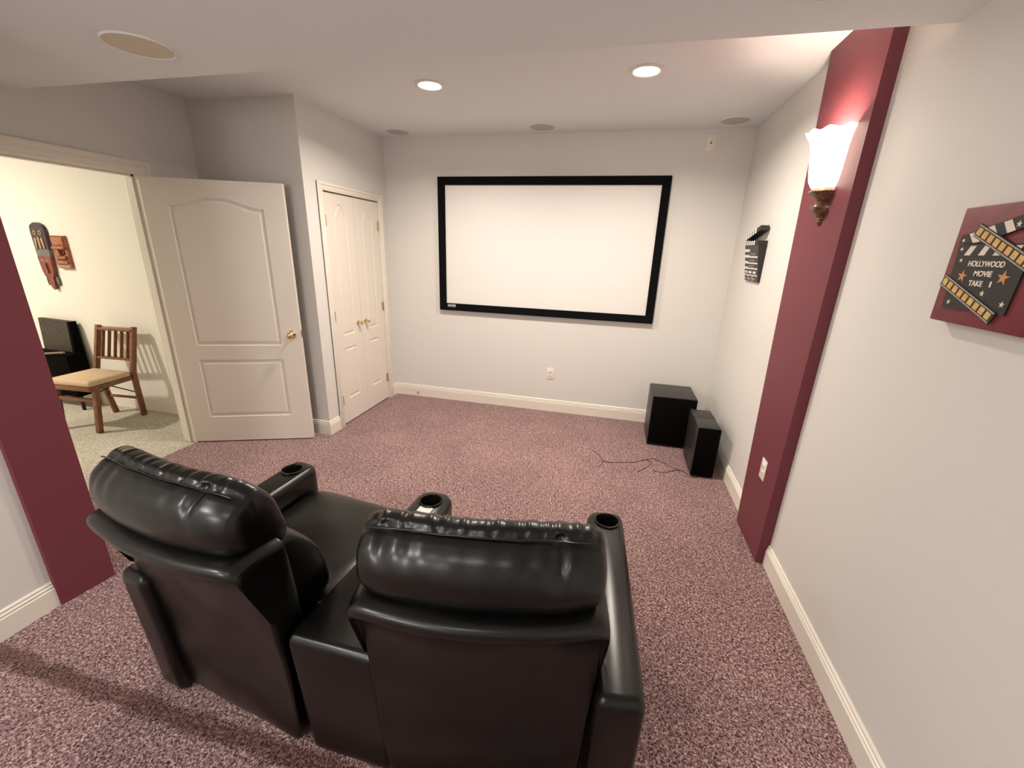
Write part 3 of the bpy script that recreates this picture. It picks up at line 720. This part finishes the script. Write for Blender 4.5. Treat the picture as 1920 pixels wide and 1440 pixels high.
# ------------------------------------------------------------------ masks beyond the doorway
t = thing('tribal_mask', 'tall carved shield-shaped mask with rounded top, leftmost on the cream wall', 'mask', (-6.12, YH, 1.13))
def HW(x, z, d): return Vector((x, YH-d, z))
cx = -6.122
prof = [(.06, 1.715), (.082, 1.690), (.088, 1.650), (.086, 1.52), (.078, 1.40), (.070, 1.31), (.055, 1.265)]
P = [(cx-w, z) for w, z in prof[::-1]]+[(cx-.03, 1.726), (cx+.03, 1.726)]+[(cx+w, z) for w, z in prof]
def seg(zlo, zhi):
    pts = []
    def wid(z):
        if z > 1.715: return .06*(1-(z-1.715)/.012)+.02
        for (w0, z0), (w1, z1) in zip(prof, prof[1:]):
            if z1 <= z <= z0: return w1+(w0-w1)*(z-z1)/(z0-z1)
        return prof[-1][0]
    zs = [zlo+(zhi-zlo)*i/12 for i in range(13)]
    return [(cx-wid(z), z) for z in zs]+[(cx+wid(z), z) for z in zs[::-1]]
def wallpoly(name, polys, m, d0, th, parent):
    for Q in polys:
        bm = nb(); prism(bm, [HW(x, z, d0) for x, z in Q], (0, -1, 0), th); o = finish(name, bm, m, parent, smooth=20)
    return o
up_ = wallpoly('carved_top', [seg(1.495, 1.727)], M['mdark'], 0, .029, t)
mid = wallpoly('carved_band', [seg(1.435, 1.4948)], M['mgrey'], 0, .031, t)
lo_ = wallpoly('carved_body', [seg(1.255, 1.4348)], M['mred'], 0, .034, t)
wallpoly('eye_relief', [disc(cx-.030, 1.640, .020), disc(cx+.034, 1.640, .020)], M['mtan'], .028, .006, up_)
wallpoly('eye_slot', [disc(cx-.030, 1.640, .011), disc(cx+.034, 1.640, .011)], M['slot'], .033, .003, up_)
wallpoly('figure_relief', [[(cx-.062, 1.50), (cx-.050, 1.50), (cx-.030, 1.585), (cx-.055, 1.60)], [(cx-.014, 1.50), (cx+.004, 1.50), (cx+.006, 1.60), (cx-.016, 1.60)], [(cx+.034, 1.50), (cx+.048, 1.50), (cx+.046, 1.60), (cx+.020, 1.585)]], M['mtan'], .028, .007, up_)
wallpoly('brow_mark', [[(cx-.050, 1.395), (cx-.012, 1.395), (cx-.012, 1.402), (cx-.050, 1.402)], [(cx+.014, 1.395), (cx+.052, 1.395), (cx+.052, 1.402), (cx+.014, 1.402)]], M['mtan'], .033, .003, lo_)
bm = nb(); prism(bm, [HW(cx-.012, 1.375, .033), HW(cx+.012, 1.375, .033), HW(cx+.020, 1.285, .033), HW(cx-.014, 1.285, .033)], (0, -1, 0), .012); finish('nose', bm, M['mred'], lo_, smooth=20)
wallpoly('beak', [[(cx-.036, 1.2549), (cx+.040, 1.2549), (cx+.040, 1.20), (cx+.022, 1.145), (cx+.004, 1.132), (cx-.018, 1.165), (cx-.034, 1.21)]], M['mred'], 0, .031, t)
for s in (-1, 1):
    x = cx+s*.056
    wallpoly('side_fin', [[(x-.016, 1.2549), (x+.016, 1.2549), (x+.018*s+.004, 1.215), (x+.010*s, 1.170), (x-.010*s, 1.195)]], M['mgrey'], 0, .019, t)
t = thing('tribal_mask', 'short rectangular copper-brown carved face mask right of the tall one', 'mask', (-5.905, YH, 1.335))
cx, w = -5.905, .080
bd = wallpoly('mask_board', [[(cx-w, 1.345), (cx-w+.012, 1.335), (cx+w-.012, 1.335), (cx+w, 1.345), (cx+w, 1.620), (cx-w, 1.620)]], M['mcop'], 0, .025, t)
for z0, z1, d, k in ((1.535, 1.612, .010, .9), (1.500, 1.528, .022, .95), (1.415, 1.445, .020, .8), (1.372, 1.404, .016, .85)):
    bm = nb(); box(bm, cx-w*k, cx+w*k, YH-.024-d, YH-.022, z0, z1, .009, 3); finish('brow_ridge' if z0 > 1.49 else 'lip', bm, M['mcop'], bd)
wallpoly('eye', [disc(cx-.036, 1.477, .018), disc(cx+.036, 1.477, .018)], M['mdark'], .024, .008, bd)
bm = nb(); prism(bm, [HW(cx-.010, 1.50, .024), HW(cx+.010, 1.50, .024), HW(cx+.026, 1.448, .024), HW(cx-.026, 1.448, .024)], (0, -1, 0), .028); finish('nose', bm, M['mcop'], bd, smooth=20)
wallpoly('mouth', [[(cx-.05, 1.404), (cx+.05, 1.404), (cx+.05, 1.415), (cx-.05, 1.415)]], M['mdark'], .024, .006, bd)
wallpoly('chin_band', [[(cx-w+.01, 1.345), (cx+w-.01, 1.345), (cx+w-.01, 1.360), (cx-w+.01, 1.360)]], M['mtan'], .024, .006, bd)

# ------------------------------------------------------------------ brown wooden chair
t = thing('folding_chair', 'brown wooden slat-back chair with beige padded seat beyond the doorway', 'chair', (-5.40, -1.56, 0))
FR, FL, BR, BL = (-5.203, -1.762, 0), (-5.575, -1.800, 0), (-5.270, -1.345, 0), (-5.580, -1.374, 0)
kR, kL = Vector((-5.185, -1.405, .44)), Vector((-5.582, -1.435, .44))
tR, tL = Vector((-5.178, -1.315, .855)), Vector((-5.578, -1.330, .850))
def P1(pairs, name, m=None):
    bm = nb()
    for p, q, w, d in pairs: beam(bm, p, q, w, d, (1, .08, 0))
    return finish(name, bm, m or M['wood'], t, smooth=30)
P1([(BR, kR, .042, .030), (kR-Vector((0, .004, .01)), tR, .042, .030)], 'back_leg')
P1([(BL, kL, .042, .030), (kL-Vector((0, .004, .01)), tL, .042, .030)], 'back_leg')
P1([(FR, (-5.150, -1.735, .415), .036, .042)], 'front_leg'); P1([(FL, (-5.560, -1.765, .415), .036, .042)], 'front_leg')
def lerp(a, b, s): return Vector(a).lerp(Vector(b), s)
bm = nb(); beam(bm, lerp(kL, tL, .93), lerp(kR, tR, .93), .022, .062, (0, 1, .1)); finish('top_rail', bm, M['wood'], t)
bm = nb(); beam(bm, lerp(kL, tL, .30), lerp(kR, tR, .30), .020, .036, (0, 1, .1)); finish('lower_rail', bm, M['wood'], t)
for i in range(5):
    s = (i+.9)/5.8
    bm = nb(); beam(bm, lerp(lerp(kL, tL, .32), lerp(kR, tR, .32), s), lerp(lerp(kL, tL, .90), lerp(kR, tR, .90), s), .026, .012, (1, 0, 0)); finish('slat', bm, M['wood'], t)
sc4 = [Vector((-5.128, -1.788, 0)), Vector((-5.175, -1.425, 0)), Vector((-5.575, -1.450, 0)), Vector((-5.560, -1.822, 0))]
O = round_poly([(v.x, v.y) for v in sc4], (.03, .03, .03, .03))
if area2(O) < 0: O = O[::-1]
bm = nb(); rings = []
for ins, z in ((.006, .428), (0, .440), (.003, .458), (.012, .468), (.026, .474)):
    rings.append([bm.verts.new((p.x, p.y, z)) for p in offset(O, ins)])
for a, b in zip(rings, rings[1:]):
    for i in range(len(O)): bm.faces.new((a[i], a[(i+1) % len(O)], b[(i+1) % len(O)], b[i]))
bm.faces.new(rings[0][::-1]); bm.faces.new(rings[-1]); sq = finish('seat_pad', bm, M['seatf'], t, smooth=50); sq['label'] = 'beige padded seat'
bm = nb()
for i in range(4):
    a, b = sc4[i].copy(), sc4[(i+1) % 4].copy(); a.z = b.z = .405; c = (sc4[0]+sc4[2])/2; c.z = .405
    beam(bm, a.lerp(c, .05), b.lerp(c, .05), .022, .038, (0, 0, 1))
finish('seat_frame', bm, M['wood'], t)
P1([(lerp(FR, (-5.150, -1.735, .415), .70), lerp(FL, (-5.560, -1.765, .415), .70), .034, .020)], 'front_stretcher')
P1([(lerp(BR, kR, .42), lerp(BL, kL, .42), .026, .018)], 'back_stretcher')
P1([((-5.155, -1.72, .36), (-5.255, -1.42, .40), .010, .008), ((-5.24, -1.375, .24), (-5.45, -1.56, .38), .010, .010)], 'folding_brace', M['bmetal'])

# ------------------------------------------------------------------ dark wicker chair
t = thing('wicker_chair', 'dark woven wicker chair with black legs behind the brown chair', 'chair', (-6.190, -1.38, 0))
bm = nb()
prism(bm, [(-6.420, -1.285, .40), (-5.950, -1.285, .40), (-5.975, -1.270, .845), (-6.390, -1.270, .855)], (0, -1, .02), .035); wb = finish('backrest', bm, M['wicker'], t, smooth=20)
bm = nb(); prism(bm, [(-5.958, -1.262, .13), (-5.915, -1.44, .13), (-5.930, -1.435, .50), (-5.952, -1.345, .56), (-5.965, -1.318, .845), (-5.965, -1.262, .845)], (-1, -.05, 0), .03); finish('side_panel', bm, M['grille'], t, smooth=20)
bm = nb(); box(bm, -6.490, -5.925, -1.44, -1.29, .13, .545, .01); finish('seat_box', bm, M['grille'], t)
bm = nb(); tube(bm, [(-6.490, -1.44, .515), (-6.190, -1.442, .545), (-5.990, -1.442, .572), (-5.930, -1.44, .578)], .010, 8); finish('front_rim', bm, M['wrim'], t)
for x, y in ((-5.915, -1.425), (-6.450, -1.425), (-5.950, -1.275), (-6.450, -1.275)):
    bm = nb(); beam(bm, (x+.004, y, .14), (x, y, 0), .024, .024, (1, 0, 0), .003); finish('leg', bm, M['bmetal'], t)

# ------------------------------------------------------------------ lamps out of view and added fill light
def area(name, loc, size, e, col, rot=(0, 0, 0), shape='DISK'):
    la = bpy.data.lights.new(name, 'AREA'); la.shape = shape; la.size = size; la.energy = e; la.color = col
    lo = bpy.data.objects.new(name, la); C.objects.link(lo); lo.location = loc; lo.rotation_euler = rot; return lo
area('rear_ceiling_lamp', (-1.35, -4.85, HS-.01), .30, 5, (1, .96, .91))
area('rear_ceiling_lamp', (-2.75, -4.85, HS-.01), .30, 26, (1, .96, .91))
la = bpy.data.lights.new('rear_fill_light', 'POINT'); la.shadow_soft_size = .24; la.energy = 46; la.color = (1, .96, .91)  # added fill for unseen soft light from behind, gives the leather its sheen
lo = bpy.data.objects.new('rear_fill_light', la); C.objects.link(lo); lo.location = (-2.25, -5.7, 1.80)
area('hall_ceiling_lamp', (-6.7, -2.9, 2.64), .22, 86, (1, .90, .76))

w = bpy.data.worlds.new('World'); sc.world = w; w.use_nodes = True
w.node_tree.nodes['Background'].inputs['Color'].default_value = (.9, .85, .8, 1); w.node_tree.nodes['Background'].inputs['Strength'].default_value = .02

# ------------------------------------------------------------------ camera
yw, pt, rl = math.radians(-13.084), math.radians(-17.915), math.radians(1.932)
fw = Vector((math.sin(yw)*math.cos(pt), math.cos(yw)*math.cos(pt), math.sin(pt)))
rt = Vector((math.cos(yw), -math.sin(yw), 0)); up = rt.cross(fw)
rt2 = rt*math.cos(rl)+up*math.sin(rl); up2 = -rt*math.sin(rl)+up*math.cos(rl)
cam = bpy.data.cameras.new('camera'); co = bpy.data.objects.new('camera', cam); C.objects.link(co)
m4 = Matrix((rt2, up2, -fw)).transposed().to_4x4(); m4.translation = Vector((-.978, -4.156, 1.635)); co.matrix_world = m4
cam.sensor_fit = 'HORIZONTAL'; cam.sensor_width = 36; cam.lens = 781.36/1920*36; cam.clip_start = .02
sc.camera = co
vs = sc.view_settings; vs.view_transform = 'Standard'; vs.look = 'None'; vs.gamma = 1; vs.use_curve_mapping = False; vs.exposure = 0.0
